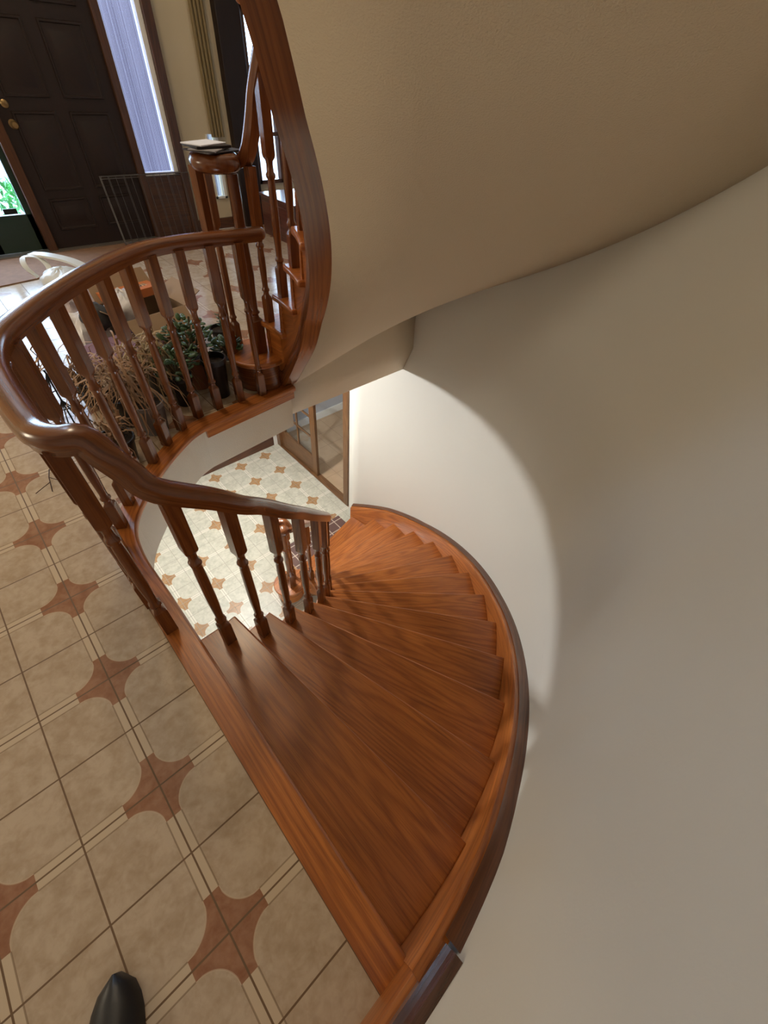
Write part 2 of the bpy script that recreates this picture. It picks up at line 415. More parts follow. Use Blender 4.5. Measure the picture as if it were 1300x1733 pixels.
# lower doorway: casing and glazed leaf
dc = empty('door_2', (2.73, 2.1, -DROP), '', ''); del dc['label']; del dc['category']; dc['kind'] = 'structure'
M0 = Matrix.Translation((0, 0, 0))
c = MB(); c.box((2.70, 2.075, -DROP), (2.80, 2.165, -.32), 2); c.box((2.70, 3.70, -DROP), (2.80, 3.79, -.32), 2); c.box((2.70, 2.075, -.62), (2.80, 3.79, -.32), 1)
c.box((2.70, 2.16, -DROP), (2.80, 3.70, -DROP+.018), 1)
CASEL = wood('casing_light', (.20, .10, .04), (.15, .07, .028), (.07, .03, .012), rough=.4, coat=.1, seed=12)
x = c.build('door_casing', CASEL, dc, bevel=.003); x.location = (-2.73, -2.1, DROP)
lf = MB(); X0, X1 = 2.735, 2.775; Y0, Y1 = 2.80, 3.70; ZB, ZT = -DROP+.02, -.64
lf.box((X0, Y0, ZB), (X1, Y0+.11, ZT), 2); lf.box((X0, Y1-.11, ZB), (X1, Y1, ZT), 2); lf.box((X0+.001, Y0+.11, ZB), (X1-.001, Y1-.11, ZB+.30), 1); lf.box((X0+.001, Y0+.11, ZT-.12), (X1-.001, Y1-.11, ZT), 1)
lf.box((X0+.008, (Y0+Y1)/2-.012, ZB+.3), (X1-.008, (Y0+Y1)/2+.012, ZT-.12), 2)
for i in range(1, 5): zz = ZB+.3+(ZT-.12-ZB-.3)*i/5; lf.box((X0+.008, Y0+.11, zz-.012), (X1-.008, Y1-.11, zz+.012), 1)
x = lf.build('door_leaf', CASEL, dc, bevel=.003); x.location = (-2.73, -2.1, DROP)
x2 = MB().box((2.752, Y0+.1, ZB+.29), (2.757, Y1-.1, ZT-.11)).build('door_pane', GLASS, x)

# ---- front entrance: door, storm door, sidelight
d1 = bpy.data.objects.new('door_1', None); COL.objects.link(d1); d1['kind'] = 'structure'; d1.location = (1.55, 4.55, 0)
def at0(o, root): o.location = tuple(-Vector(root.location)); return o
leaf = MB(); leaf.box((1.074, 4.50, .0175), (2.006, 4.545, 2.086), 2)
lo = at0(leaf.build('door_leaf', DOORW, d1), d1)
pn = MB()
for (xa, xb) in ((1.17, 1.49), (1.59, 1.91)):
    for (za, zb) in ((.16, .40), (.46, .98), (1.06, 1.50), (1.58, 1.98)):
        rings = [[(xa+i, 4.50-y, za+i), (xb-i, 4.50-y, za+i), (xb-i, 4.50-y, zb-i), (xa+i, 4.50-y, zb-i)] for i, y in ((0, .001), (.004, .012), (.016, .012), (.022, .003), (.05, .003), (.07, .012))]
        pn.loft(rings, [0, .01, .02, .03, .05, .07], [0, .3, .8, 1.1, 1.6])
pn.build('door_panel', DOORW, lo)
kb = MB()
for z, r in ((.90, .028), (1.02, .022)):
    t = MB().lathe([(r*1.1, 0), (r*1.1, .008), (.010, .012), (.010, .035), (r*.8, .045), (r, .06), (r*.7, .075), (.004, .078)] if z < 1 else [(r*1.2, 0), (r*1.2, .012), (r*.8, .018), (.004, .018)], (0, 0, 0), 16)
    kb.add([(1.15+p[0], 4.50-p[2], z+p[1]) for p in t.v], t.f, t.uv)
kb.build('door_knob', BRASS, lo)
fr = MB()
for (xa, xb) in ((1.0, 1.075), (2.005, 2.07), (2.42, 2.50), (-.02, .04)): fr.box((xa, 4.46, 0), (xb, 4.60, 2.15), 2)
fr.box((-.02, 4.46, 2.085), (2.50, 4.60, 2.17), 0); fr.box((2.07, 4.47, .0), (2.42, 4.59, .52), 0)
at0(fr.build('door_frame', CASE, d1, bevel=.004), d1)
at0(MB().box((-.02, 4.44, 0), (2.03, 4.60, .018)).build('door_threshold', STEEL, d1), d1)
# storm door with two tall panes on the left
STORM = plain('storm_door_paint', (.012, .030, .022), .3)
sd = MB()
for (xa, xb, za, zb) in ((.04, .14, .02, 2.08), (.60, .66, .02, 2.08), (.955, 1.0, .02, 2.08), (.04, 1.0, .02, .30), (.04, 1.0, 1.98, 2.08)): sd.box((xa, 4.53, za), (xb, 4.57, zb))
so_ = at0(sd.build('storm_door', STORM, d1, bevel=.003), d1)
MB().box((.14, 4.548, .30), (.955, 4.553, 1.98)).build('door_pane', GLASS, so_)
MB().box((.80, 4.52, .31), (.90, 4.529, .35)).build('door_plate', DARKM, so_)
# sidelight
sg = MB(); 
for (xa, xb, za, zb) in ((2.07, 2.085, .52, 2.1), (2.375, 2.42, .52, 2.1), (2.07, 2.42, .52, .545)): sg.box((xa, 4.50, za), (xb, 4.56, zb))
so2 = struct(sg.build('window_2', WHITE, bevel=.003))
rb = MB(); nr_ = 13*8; prs_ = [(2.085+.29*i/nr_, 4.520-.0045*abs(math.sin(math.pi*i/8))) for i in range(nr_+1)]
rb.prism(prs_ + [(2.375, 4.527), (2.085, 4.527)], .545, 2.1); rb.build('window_pane', RIB, so2, smooth=0)
# narrow window behind the newel, and the window of the next room
wn3 = MB()
for (xa, xb, za, zb) in ((2.80, 2.815, .28, .82), (2.90, 2.93, .28, .82), (2.80, 2.93, .28, .30)): wn3.box((xa, 4.53, za), (xb, 4.58, zb))
o = struct(wn3.build('window_3', WHITE)); MB().box((2.815, 4.55, .30), (2.90, 4.555, .82)).build('window_pane', GLASS, o)
bl = MB()
for i in range(4): bl.tube([(2.875+i*.036, 4.52, .80), (2.875+i*.036, 4.52, 2.3)], .017, 8)
tag(bl.build('vertical_blind', plain('olive_gold_fabric', (.20, .145, .065), .6)), 'olive gold vertical blind gathered narrow on the wall beside the ribbed sidelight', 'blind')
wn4 = MB()
for (xa, xb) in ((3.34, 3.40), (3.66, 3.70), (3.98, 4.02), (4.34, 4.40)): wn4.box((xa, 4.53, .38), (xb, 4.60, 2.1), 2)
for z in (.38, .80, 1.25, 1.70, 2.06): wn4.box((3.34, 4.53, z), (4.40, 4.60, z+.035), 0)
o = struct(wn4.build('window_4', OAKD)); MB().box((3.36, 4.56, .40), (4.38, 4.565, 2.1)).build('window_pane', GLASS, o)
wn5 = MB()
for (xa, xb) in ((.2, .26), (.94, 1.0)): wn5.box((xa, 4.56, 3.55), (xb, 4.63, 4.85), 2)
for z in (3.55, 4.79): wn5.box((.26, 4.561, z), (.94, 4.629, z+.06), 0)
o = struct(wn5.build('window_5', WHITE)); MB().box((.25, 4.59, 3.6), (.95, 4.595, 4.8)).build('window_pane', GLASS, o)
struct(MB().prism([(-4, -1.18), (.26, -1.18), (.26, .02), (-.2, .15), (-.9, .9), (-4, .9)], 2.44, 2.67).build('floor_second', WHITE, smooth=0))
cs = MB(); cs.box((3.08, 4.46, 0), (3.33, 4.549, 2.35), 2); struct(cs.build('trim_6', DOORW, bevel=.006))
struct(MB().box((2.51, 4.52, 0), (3.07, 4.549, .10)).build('baseboard_north', OAKD, bevel=.004))
# skirting and stringer board of the lower flight on the wall side
CAPZ = [(15.4, -2.314), (1.9, -2.0), (-11.7, -1.728), (-30.9, -1.292), (-45, -.966), (-58, -.634), (-67.2, -.394), (-77.4, -.135), (-82.65, .02), (-88.4, .13), (-91, .17)]

# outdoors
GRASS = plain('driveway', (.30, .31, .32), .9, vary=.2, vscale=3)
struct(MB().box((-12, 4.7, -.25), (18, 30, -.15)).build('ground_outdoors', GRASS, smooth=0))
struct(MB().box((-1.0, 4.67, -.2), (4.6, 5.6, -.03)).build('porch', plain('concrete', (.45, .44, .42), .9), smooth=0))

# ================================================================= LOWER STAIRCASE
RI, RO = 1.127, 2.30
st = empty('staircase', (CX, CY, -DROP), 'curved stained oak staircase winding down to the lower hall along the white wall', 'staircase')
def sp_(o): o.location = (-CX, -CY, DROP); return o
def wedge(a0, a1, r0, r1, na=4):
    return [cp(r0, a0+(a1-a0)*i/na)[:2] for i in range(na+1)] + [cp(r1, a1+(a0-a1)*i/na)[:2] for i in range(na+1)]
for k in range(1, 14):
    a = A0+DA*k; am = R(a-DA/2)
    if k == 13:
        c0 = cp(RI+.05, a-5.0); poly = wedge(a-DA-1.5, a, RI+.10, RO, 4)
        # rounded starting end on the well side
        cc = Vector((1.37, 1.44)); poly = [cp(RO, a)[:2], cp(1.30, a+.5)[:2]] + [(cc.x+.17*math.cos(R(t)), cc.y+.17*math.sin(R(t))) for t in range(75, 300, 15)] + [cp(1.20, a-DA-1.5)[:2], cp(RO, a-DA-1.5)[:2]]
    else: poly = wedge(a-DA-1.5, a, RI, RO)
    sp_(MB().prism(poly, -H*k-.03, -H*k, gdir=(math.cos(am), math.sin(am))).build('tread', OAK, st, bevel=.008))
for k in range(0, 14):
    a = A0+DA*k-1.3
    z1 = -H*k-.03; z0 = -H*(k+1)
    if k == 0:
        poly = [(.262, -1.12), (.262, -.05), (.244, -.05), (.244, -1.12)]
    else:
        p = Vector(cp(1.16, a)[:2]); q = Vector(cp(RO, a)[:2]); t = (q-p).normalized(); nr = Vector((t.y, -t.x))*.018
        poly = [tuple(p), tuple(q), tuple(q+nr), tuple(p+nr)]
    sp_(MB().prism(poly, z0, z1).build('riser', OAK, st))
# rounded riser under the starting step
sp_(MB().prism([(1.37+.145*math.cos(R(t)), 1.44+.145*math.sin(R(t))) for t in range(60, 330, 15)], -DROP, -H*13-.03).build('riser', OAK, st))
# inner stringer
ist = MB(); rings = []; us = []
for i in range(80):
    a = -89.5+ (14+89.5)*i/79; k = max(1, min(13, math.ceil((a+.01-A0)/DA)))
    zt = -H*k-.031; zb = -H*((a-A0)/DA)-.34
    rings.append([cp(1.15, a, zt), cp(1.19, a, zt), cp(1.19, a, zb), cp(1.15, a, zb)]); us.append(R(a)*1.2)
ist.loft(rings, us, [0, .04, .3, .34, .6]); sp_(ist.build('stringer', OAK, st))
# outer stringer board + cap moulding
angs3 = [15.4-106.0*i/90 for i in range(91)]
def outer_ring(prof_fn, straight=True):
    rings = []; us = []
    for a in angs3:
        zc = interp(CAPZ, a); rings.append([cp(r, a, z) for r, z in prof_fn(a, zc)]); us.append(R(-a)*RO)
    return rings, us
def pf_board(a, zc):
    zb = max(-DROP, -H*((a-A0)/DA)-.30); return [(2.335, zb), (2.297, zb), (2.297, zc-.035), (2.303, zc-.022), (2.335, zc-.022)]
def pf_cap(a, zc): return [(2.36, zc-.06), (2.334, zc-.06), (2.325, zc-.022), (2.320, zc-.012), (2.330, zc-.004), (2.345, zc), (2.36, zc)]
rg, us = outer_ring(pf_board); vs_ = [0, .04, .3, .31, .33, .6]; sp_(MB().loft(rg, us, vs_).build('stringer', OAK, st))
angs3 = [a for a in angs3 if a > -88.7]
rg, us = outer_ring(pf_cap); OAKC = wood('oak_cap', (.16, .055, .02), (.11, .036, .013), (.05, .015, .007), seed=4)
sp_(MB().loft(rg, us, [0, .03, .07, .08, .09, .11, .12, .2]).build('stringer_cap', OAKC, st))
# skirting continuing level along the landing
sk = MB(); prs = [(0, 0), (.06, 0), (.06, .10), (.052, .125), (.035, .13), (0, .13)]
sk.sweep([(.30, -1.18, 0), (-4, -1.18, 0)], [(-a, b) for a, b in prs][::-1] if False else [(a, b) for a, b in prs])
struct(sk.build('baseboard_south', OAK))
sk2 = MB(); sk2.sweep([(.36, -1.1785, .13), (.272, -1.18, .13), (-4, -1.18, .13)], [(0, 0), (.038, 0), (.036, .02), (.022, .032), (.026, .045), (.018, .06), (0, .065)])
struct(sk2.build('baseboard_south_cap', wood('oak_polished', (.10, .04, .028), (.075, .028, .02), (.03, .01, .008), rough=.16, coat=.9)))

# ================================================================= RAILINGS
def levels_square(w): 
    pts = []
    for k in range(16):
        a = 2*math.pi*(k+.5)/16; cx, cy = math.cos(a), math.sin(a); m = max(abs(cx), abs(cy)); e = .86
        pts.append((w*max(-1, min(1, cx/m)), w*max(-1, min(1, cy/m))))
    return pts
def ring_sq(w, z):
    out = []
    for i in range(4):
        for f in (-.94, -.5, .5, .94):
            p = [(1, f), (-f, 1), (-1, -f), (f, -1)][i]; out.append((w*p[0], w*p[1], z))
    return out
def ring_c(r, z):
    out = []
    for i in range(4):
        for f in (-.94, -.5, .5, .94):
            p = [(1, f), (-f, 1), (-1, -f), (f, -1)][i]; a = math.atan2(p[1], p[0]); out.append((r*math.cos(a), r*math.sin(a), z))
    return out
BAL = {}
def baluster_mesh(L, w=.021, tb=.26, bb=.14):
    key = (round(L, 2), w)
    if key in BAL: return BAL[key]
    rings = [ring_sq(w, 0), ring_sq(w, bb-.012), ring_sq(w*.9, bb-.004)]
    zs = [(w*.80, bb+.004), (w*.72, bb+.012), (w*.74, bb+.02), (w*.98, bb+.026), (w*.98, bb+.034), (w*.76, bb+.04), (w*.70, bb+.055), (w*.76, bb+.09), (w*.86, bb+.14), (w*.88, bb+.19)]
    T = L-tb; zs += [(w*.86, T-.13), (w*.78, T-.085), (w*.74, T-.074), (w*.76, T-.068), (w*.98, T-.062), (w*1.0, T-.056), (w*.96, T-.050), (w*.74, T-.044), (w*.68, T-.02), (w*.76, T-.006)]
    rings += [ring_c(r, z) for r, z in zs if z < L-.02]
    rings += [ring_sq(w*.88, T+.004), ring_sq(w, T+.014), ring_sq(w, L)]
    mb = MB().loft(rings, [r[0][2] for r in rings], [.012*k for k in range(17)])
    o = mb.build('baluster', OAKR, smooth=35); me = o.data; bpy.data.objects.remove(o); BAL[key] = me; return me
def baluster(root, x, y, z, L, rz=0, tb=.26):
    me = baluster_mesh(L, tb=tb); o = bpy.data.objects.new('baluster', me); COL.objects.link(o); o.parent = root
    o.location = Vector((x, y, z))-Vector(root.location); o.rotation_euler = (0, 0, rz); return o
def rail_prof(w=.033, h=.030):
    pts = []
    for k in range(20):
        a = 2*math.pi*k/20; c, s = math.cos(a), math.sin(a)
        x = w*math.copysign(abs(c)**.75, c); z = h*math.copysign(abs(s)**.8, s)
        if z < -h*.55: z = -h*.9; 
        if z < 0: x *= .86
        pts.append((x, z))
    return pts
# --- guard + lower flight: one continuous railing
rt = empty('stair_railing', (.30, .10, 0), 'oak railing curving round the plant corner and sweeping down the lower staircase', 'railing')
def rp(o): o.location = tuple(-Vector(rt.location)); return o
def lrail(a): return -H*((a-A0)/DA)+.782
gp = [(1.425, 1.195), (1.30, 1.208), (1.12, 1.225), (.98, 1.222), (.86, 1.195), (.74, 1.128), (.62, 1.035), (.50, .928), (.40, .822), (.31, .712), (.245, .615), (.210, .49), (.202, .35), (.205, .21), (.212, .12)]
path = [(x, y, .835) for x, y in gp] + [(.222, .068, .842), (.246, .030, .846), (.283, .012, .842), (.306, -.004, .797), (.332, -.012, .735), (.368, -.022, .664)]
path += [cp(1.215, a, lrail(a)) for a in (-81, -77)] + [cp(1.185, a, lrail(a)) for a in (-72, -66)] + [cp(1.165, a, lrail(a)) for a in range(-60, 11, 5)]
path = catmull(path, 4)
rl = MB().sweep(path, rail_prof()); rp(rl.build('handrail', OAKR, rt, smooth=60))
# rounded end knob of the guard rail
kn = MB().sphere((1.425, 1.195, .835), .031, (1, 1, .93), 14, 8); rp(kn.build('handrail_end', OAKR, rt, smooth=80))
guard = [(1.395, 1.205), (1.297, 1.19), (1.159, 1.205), (1.019, 1.21), (.890, 1.196), (.766, 1.14), (.652, 1.062), (.543, .968), (.440, .862), (.346, .752), (.272, .638), (.222, .49), (.212, .34), (.214, .19)]
for i, (x, y) in enumerate(guard):
    if i == 0: continue
    d = Vector(guard[min(i+1, len(guard)-1)])-Vector(guard[i-1]); baluster(rt, x, y, .003, .815, math.atan2(d.y, d.x))
baluster(rt, .226, .045, .003, .825, 0)
LB = [(1, -86.2, 1.205), (2, -78.9, 1.19), (3, -69.9, 1.165), (4, -61.2, 1.16)] + [(k, A0+DA*k-1.9, 1.16) for k in range(5, 13)]
for k, a, r in LB:
    x, y, z = cp(r, a, -H*k); baluster(rt, x, y, z, lrail(a)-.02-z, R(a))
# lower newel and volute
NX, NY = 1.375, 1.40; NZ = -H*13
nw = MB(); wN = .036
rings = [ring_sq(wN, 0), ring_sq(wN, .20), ring_c(wN*.8, .215), ring_c(wN*.7, .23), ring_c(wN, .245), ring_c(wN*.75, .26), ring_c(wN*.8, .35), ring_c(wN*.95, .45), ring_c(wN*.75, .62), ring_c(wN, .635), ring_c(wN*.7, .65), ring_c(wN*.8, .68), ring_c(wN*.75, .90)]
def newel(root, x, y, z, extra=0.0):
    mb = MB().loft([[(p[0]+x, p[1]+y, p[2]*(1+extra)+z) for p in r] for r in rings], [r[0][2] for r in rings], [.018*k for k in range(17)])
    o = mb.build('newel_post', OAKR, root, smooth=35); o.location = tuple(-Vector(root.location)); return o
newel(rt, NX, NY, NZ)
vol = [cp(1.165, 10, lrail(10))] + [(1.44, 1.45, NZ+.94), (1.41, 1.49, NZ+.93), (1.36, 1.49, NZ+.93), (1.32, 1.44, NZ+.93), (1.33, 1.39, NZ+.93), (1.375, 1.375, NZ+.93), (1.395, 1.41, NZ+.93)]
rp(MB().sweep(catmull(vol, 5), rail_prof()).build('volute', OAKR, rt, smooth=60))
rp(MB().lathe([(.03, NZ+.895), (.055, NZ+.905), (.062, NZ+.925), (.055, NZ+.948), (.02, NZ+.958)], (NX, NY-.01, 0), 22).build('newel_cap', OAKR, rt, smooth=60))
for x, y in ((1.27, 1.42), (1.36, 1.55), (1.45, 1.48)): baluster(rt, x, y, NZ, .91, .3)

# ================================================================= UPPER STAIRCASE
us_ = empty('staircase', (CX, CY, 0), 'curved oak staircase climbing overhead with open sawtooth treads beside the front hall', 'staircase')
def up_(o): o.location = (-CX, -CY, 0); return o
for k in range(1, 14):
    a = UA-DU*(k-2); am = R(a-5)
    if k == 1:
        cc = Vector((1.395, 1.345)); poly = [cp(RO, 15)[:2], cp(1.45, 14.5)[:2]] + [(cc.x+.185*math.cos(R(t)), cc.y+.185*math.sin(R(t))) for t in range(70, 281, 15)] + [cp(1.20, 1.0)[:2], cp(RO, 1.0)[:2]]
    else: poly = wedge(a-12.0, a, 1.122, 1.16, 3)[:4] + [cp(RO, a)[:2], cp(RO, a-DU-1.6)[:2], cp(1.16, a-DU-1.6)[:2], cp(1.16, a-12.0)[:2]]
    up_(MB().prism(poly, H*k-.03, H*k, gdir=(math.cos(am), math.sin(am))).build('tread', OAK, us_, bevel=.008))
    ar = a-1.6
    if k > 1:
        p = Vector(cp(1.145, ar)[:2]); q = Vector(cp(RO, ar)[:2]); t = (q-p).normalized(); nr = Vector((t.y, -t.x))*.02
        up_(MB().prism([tuple(p), tuple(q), tuple(q+nr), tuple(p+nr)], H*(k-1), H*k-.03).build('riser', OAK, us_))
up_(MB().prism([cp(RO, 13.8)[:2], cp(1.45, 13.2)[:2]] + [(1.395+.158*math.cos(R(t)), 1.345+.158*math.sin(R(t))) for t in range(70, 281, 10)] + [(1.50, 1.25), cp(RO, 3.0)[:2]], .004, H-.03).build('riser', OAKR, us_, smooth=50))
sg_ = MB(); rings2 = []; us2 = []
aa = 6.0
for i in range(150):
    a = 5.6-(105.0)*i/149; k = max(2, math.floor((UA-a)/DU+1e-6)+2); zt = H*k-.031; zb = interp(ZI, a)
    if a > -8: zb = max(zb, .004)
    rings2.append([cp(1.153, a, zt), cp(1.19, a, zt), cp(1.215, a, zb+.02), cp(1.215, a, zb), cp(1.153, a, zb)]); us2.append(-R(a)*1.2)
sg_.loft(rings2, us2, [0, .04, .3, .32, .35, .7]); up_(sg_.build('stringer', OAK, us_, smooth=30))
md_ = MB(); rg3 = []
for a in [3-103.0*i/90 for i in range(91)]:
    zb = interp(ZI, a)
    if a > -3: zb = max(zb, .004)
    rg3.append([cp(1.153, a, zb+.10), cp(1.146, a, zb+.09), cp(1.140, a, zb+.03), cp(1.150, a, zb-.012), cp(1.238, a, zb-.012), cp(1.242, a, zb+.01), cp(1.20, a, zb+.03)])
md_.loft(rg3, [-R(3-103.0*i/90)*1.2 for i in range(91)], [0, .01, .07, .11, .2, .22, .27, .35]); up_(md_.build('stringer_moulding', OAKR, us_, smooth=50))

ur = empty('stair_railing', (1.40, 1.34, H), 'dark oak railing with rounded newel cap rising along the upper staircase', 'railing')
def urp(o): o.location = tuple(-Vector(ur.location)); return o
newel(ur, 1.400, 1.335, H, -.05)
VX, VY = 1.335, 1.345
vc = MB().lathe([(.085, 1.055), (.104, 1.066), (.112, 1.085), (.112, 1.098), (.102, 1.115), (.085, 1.124), (.02, 1.126)], (VX, VY, 0), 28)
urp(vc.build('newel_cap', OAKR, ur, smooth=60))
def urail(a): return uline(a)+.765
p2 = [(1.40, 1.39, 1.085), (1.432, 1.35, 1.088), (1.452, 1.30, 1.098), (1.461, 1.265, 1.135), (1.464, 1.232, 1.185), (1.466, 1.195, 1.25), (1.466, 1.155, 1.325)] + [cp(1.163, a, urail(a)) for a in range(-4, -97, -5)]
urp(MB().sweep(catmull(p2, 4), rail_prof()).build('handrail', OAKR, ur, smooth=60))
for x, y in ((1.262, 1.405), (1.335, 1.475)): baluster(ur, x, y, H, .88, .3)
for k in range(2, 11):
    a = UA-DU*(k-2)-2.8; x, y, z = cp(1.163, a, H*k); zt = 1.10 if k == 2 else urail(a)
    baluster(ur, x, y, z, zt-.02-z, R(a))

# ================================================================= THINGS
# lamps
lamp = MB().lathe([(.14, -.300), (.15, -.305), (.15, -.318), (.13, -.322)], (LOWER_LAMP[0], LOWER_LAMP[1], 0), 28)
lm = empty('ceiling_light', (LOWER_LAMP[0], LOWER_LAMP[1], -.302), 'round flush ceiling light under the landing above the lower hall', 'ceiling light')
x = lamp.build('base', WHITE, lm); x.location = tuple(-Vector(lm.location))
for q in ((1, 0), (-.5, .866), (-.5, -.866)): pass
pl = empty('pendant_light', (HALL_LAMP[0], HALL_LAMP[1], 5.19), 'brass pendant light hanging high over the stairwell', 'pendant light')
fl2 = empty('added_fill_lamp', (FOYER_FILL[0], FOYER_FILL[1], .001), 'made-up lamp stand out of view, added to carry the fill light of the front hall', 'floor lamp')  # invented stand, placed only to go with the foyer fill
MB().lathe([(.15, 0), (.15, .02), (.03, .035), (.012, .05), (.012, 1.15), (.02, 1.16), (.02, 1.18)], (0, 0, 0), 20).build('base', BRASS, fl2)
x = MB().lathe([(.05, 5.19), (.05, 5.17), (.008, 5.16), (.008, HALL_LAMP[2]+.14), (.03, HALL_LAMP[2]+.13), (.04, HALL_LAMP[2]+.10)], (HALL_LAMP[0], HALL_LAMP[1], 0), 16).build('stem', BRASS, pl); x.location = tuple(-Vector(pl.location))

def crumpled(c, sx, sy, sz, seed, amp=.25, seg=26, rings=16):
    rnd = random.Random(seed); ph = [(rnd.uniform(0, 6), rnd.uniform(2, 7), rnd.uniform(-3, 3)) for _ in range(9)]
    V = []; 
    for i in range(rings+1):
        t = math.pi*i/rings
        for k in range(seg):
            p = 2*math.pi*k/seg; d = 1+amp*sum(abs(math.sin(f*p+g*t*1.3+o))-.5 for o, f, g in [(a_, round(b_), c_) for a_, b_, c_ in ph])/3
            V.append((c[0]+sx*d*math.sin(t)*math.cos(p), c[1]+sy*d*math.sin(t)*math.sin(p), max(c[2]-sz*.97, c[2]-sz*d*math.cos(t))))
    fs = [(i*seg+k, i*seg+(k+1) % seg, (i+1)*seg+(k+1) % seg, (i+1)*seg+k) for i in range(rings) for k in range(seg)]
    return MB().add(V, fs)

sl_ = empty('ceiling_light', (4.4, 2.8, -.302), 'made-up ceiling fixture out of view, added for the fill light beyond the lower doorway', 'ceiling light')
MB().lathe([(.13, 0), (.14, -.005), (.14, -.02), (.12, -.025)], (0, 0, 0), 24).build('base', WHITE, sl_)
point('side_room_fill_light', (4.4, 2.8, -.42), .08, 22, (1.0, .95, .9))  # unseen light added to brighten the room beyond the doorway
# papers on the newel cap
t = empty('mail_stack', (1.335, 1.345, 1.127), 'white envelope on dark papers lying on the rounded newel cap', 'papers')
def rotbox(cx, cy, z0, z1, w, d, ang): return MB().prism([(cx+x*math.cos(ang)-y*math.sin(ang), cy+x*math.sin(ang)+y*math.cos(ang)) for x, y in ((-w, -d), (w, -d), (w, d), (-w, d))], z0, z1)
for i, (nm, w, d, an, z, m) in enumerate((('folder', .105, .075, .35, 0, plain('dark_card', (.035, .03, .04), .5)), ('letter', .10, .06, .75, .006, plain('grey_paper', (.32, .31, .33), .7)), ('wallet', .085, .06, .1, .012, plain('black_leather', (.02, .018, .022), .4)), ('envelope', .082, .055, .42, .021, plain('white_paper', (.86, .89, 1.0), .6)))):
    rotbox(-.01*i, .006*i, z, z+(.009 if nm == 'wallet' else .005), w, d, an).build(nm, m, t, bevel=.0015)

# folded wire crate leaning at the door
t = empty('wire_crate_panel', (2.07, 4.40, .004), 'folded grey wire crate panel leaning against the front door', 'wire panel')
WIRE = plain('grey_wire', (.16, .15, .15), .35, .8)
def wfp(u, v, d=0.0): return (-.42+u*.84, -.03+v*.10-d, .02+v*.52)
f = MB()
for d in (0, .035):
    f.tube([wfp(0, 0, d), wfp(0, 1, d), wfp(1, 1, d), wfp(1, 0, d), wfp(0, 0, d)], .004, 6)
f.tube([wfp(0, .96, 0), wfp(1, .96, 0)], .003, 6)
f.build('frame', WIRE, t)
for i in range(1, 12):
    for d in ((0, .035) if i % 2 else (0,)): MB().tube([wfp(i/12, 0, d), wfp(i/12, 1, d)], .0022, 5).build('bar', WIRE, t)
f = MB().tube([wfp(.0, .0, .0), (-.42, -.10, .0), (-.36, -.11, .0), wfp(.06, .0, .0)], .004, 6).build('foot', WIRE, t)

# door mat
mat = MB().prism([(.15, 3.72), (1.72, 3.98), (1.84, 4.43), (.15, 4.43)], .001, .010)
tag(mat.build('door_mat', plain('brown_mat', (.25, .14, .085), .8, vary=.12, vscale=20, bumps=(300, .4, .003)), bevel=.003), 'brown flat door mat along the front door threshold', 'mat')

# cardboard box with open flaps, orange carton on top
CARD = plain('cardboard', (.30, .20, .12), .85, vary=.06)
bx0 = (1.03, 2.12); t = empty('cardboard_box', (*bx0, .002), 'open brown cardboard box behind the jade plants', 'box')
t.rotation_euler = (0, 0, R(8))
w_, d_, h_ = .20, .17, .28
b = MB(); th = .005
b.box((-w_, -d_, 0), (w_, d_, th)); b.box((-w_, -d_, 0), (w_, -d_+th, h_)); b.box((-w_, d_-th, 0), (w_, d_, h_)); b.box((-w_, -d_, 0), (-w_+th, d_, h_)); b.box((w_-th, -d_, 0), (w_, d_, h_))
b.build('body', CARD, t)
def flap(hinge, along, out): 
    hinge, along, out = Vector(hinge), Vector(along), Vector(out); n = along.cross(out).normalized()*.004
    V = [hinge, hinge+along, hinge+along*.97+out, hinge+along*.03+out]; V = V+[v+n for v in V]
    MB().add([tuple(v) for v in V], [(0, 1, 2, 3), (7, 6, 5, 4), (0, 4, 5, 1), (1, 5, 6, 2), (2, 6, 7, 3), (3, 7, 4, 0)]).build('flap', CARD, t)
flap((w_, -d_, h_), (0, 2*d_, 0), (.13, 0, .06)); flap((-w_, -d_, h_), (2*w_, 0, 0), (0, -.12, -.10)); flap((-w_, d_, h_), (2*w_, 0, 0), (0, .10, .12)); flap((-w_, -d_, h_), (0, 2*d_, 0), (-.10, 0, .08))
m_, nt_, b_ = newmat('orange_carton_print'); g_ = N(nt_)
P_ = g_.node('ShaderNodeTexCoord').outputs['Object']; sp2 = g_.node('ShaderNodeSeparateXYZ'); g_.l(P_, sp2.inputs[0])
bandm = g_.m('MULTIPLY', g_.m('LESS_THAN', g_.m('ABSOLUTE', g_.m('SUBTRACT', sp2.outputs[1], -.01)), .025), g_.m('LESS_THAN', g_.m('ABSOLUTE', sp2.outputs[0]), .12))
wv = g_.node('ShaderNodeTexWave'); wv.inputs['Scale'].default_value = 14; wv.inputs['Distortion'].default_value = 9; g_.l(P_, wv.inputs[0])
g_.l(g_.mix(bandm, (.55, .17, .05), g_.mix(g_.ramp(wv.outputs[1], [(.55, (0, 0, 0)), (.7, (1, 1, 1))]), (.62, .42, .26), (.10, .05, .04))), b_.inputs['Base Color'])
oc = empty('carton', (.94, 2.44, .30), 'flat orange printed carton lying beyond the open cardboard box', 'box')
o = MB().box((-.17, -.09, 0), (.17, .09, .05)).build('body', m_, oc, bevel=.002); oc.rotation_euler = (R(-4), 0, R(12)); oc.location = (1.02, 2.26, .292)

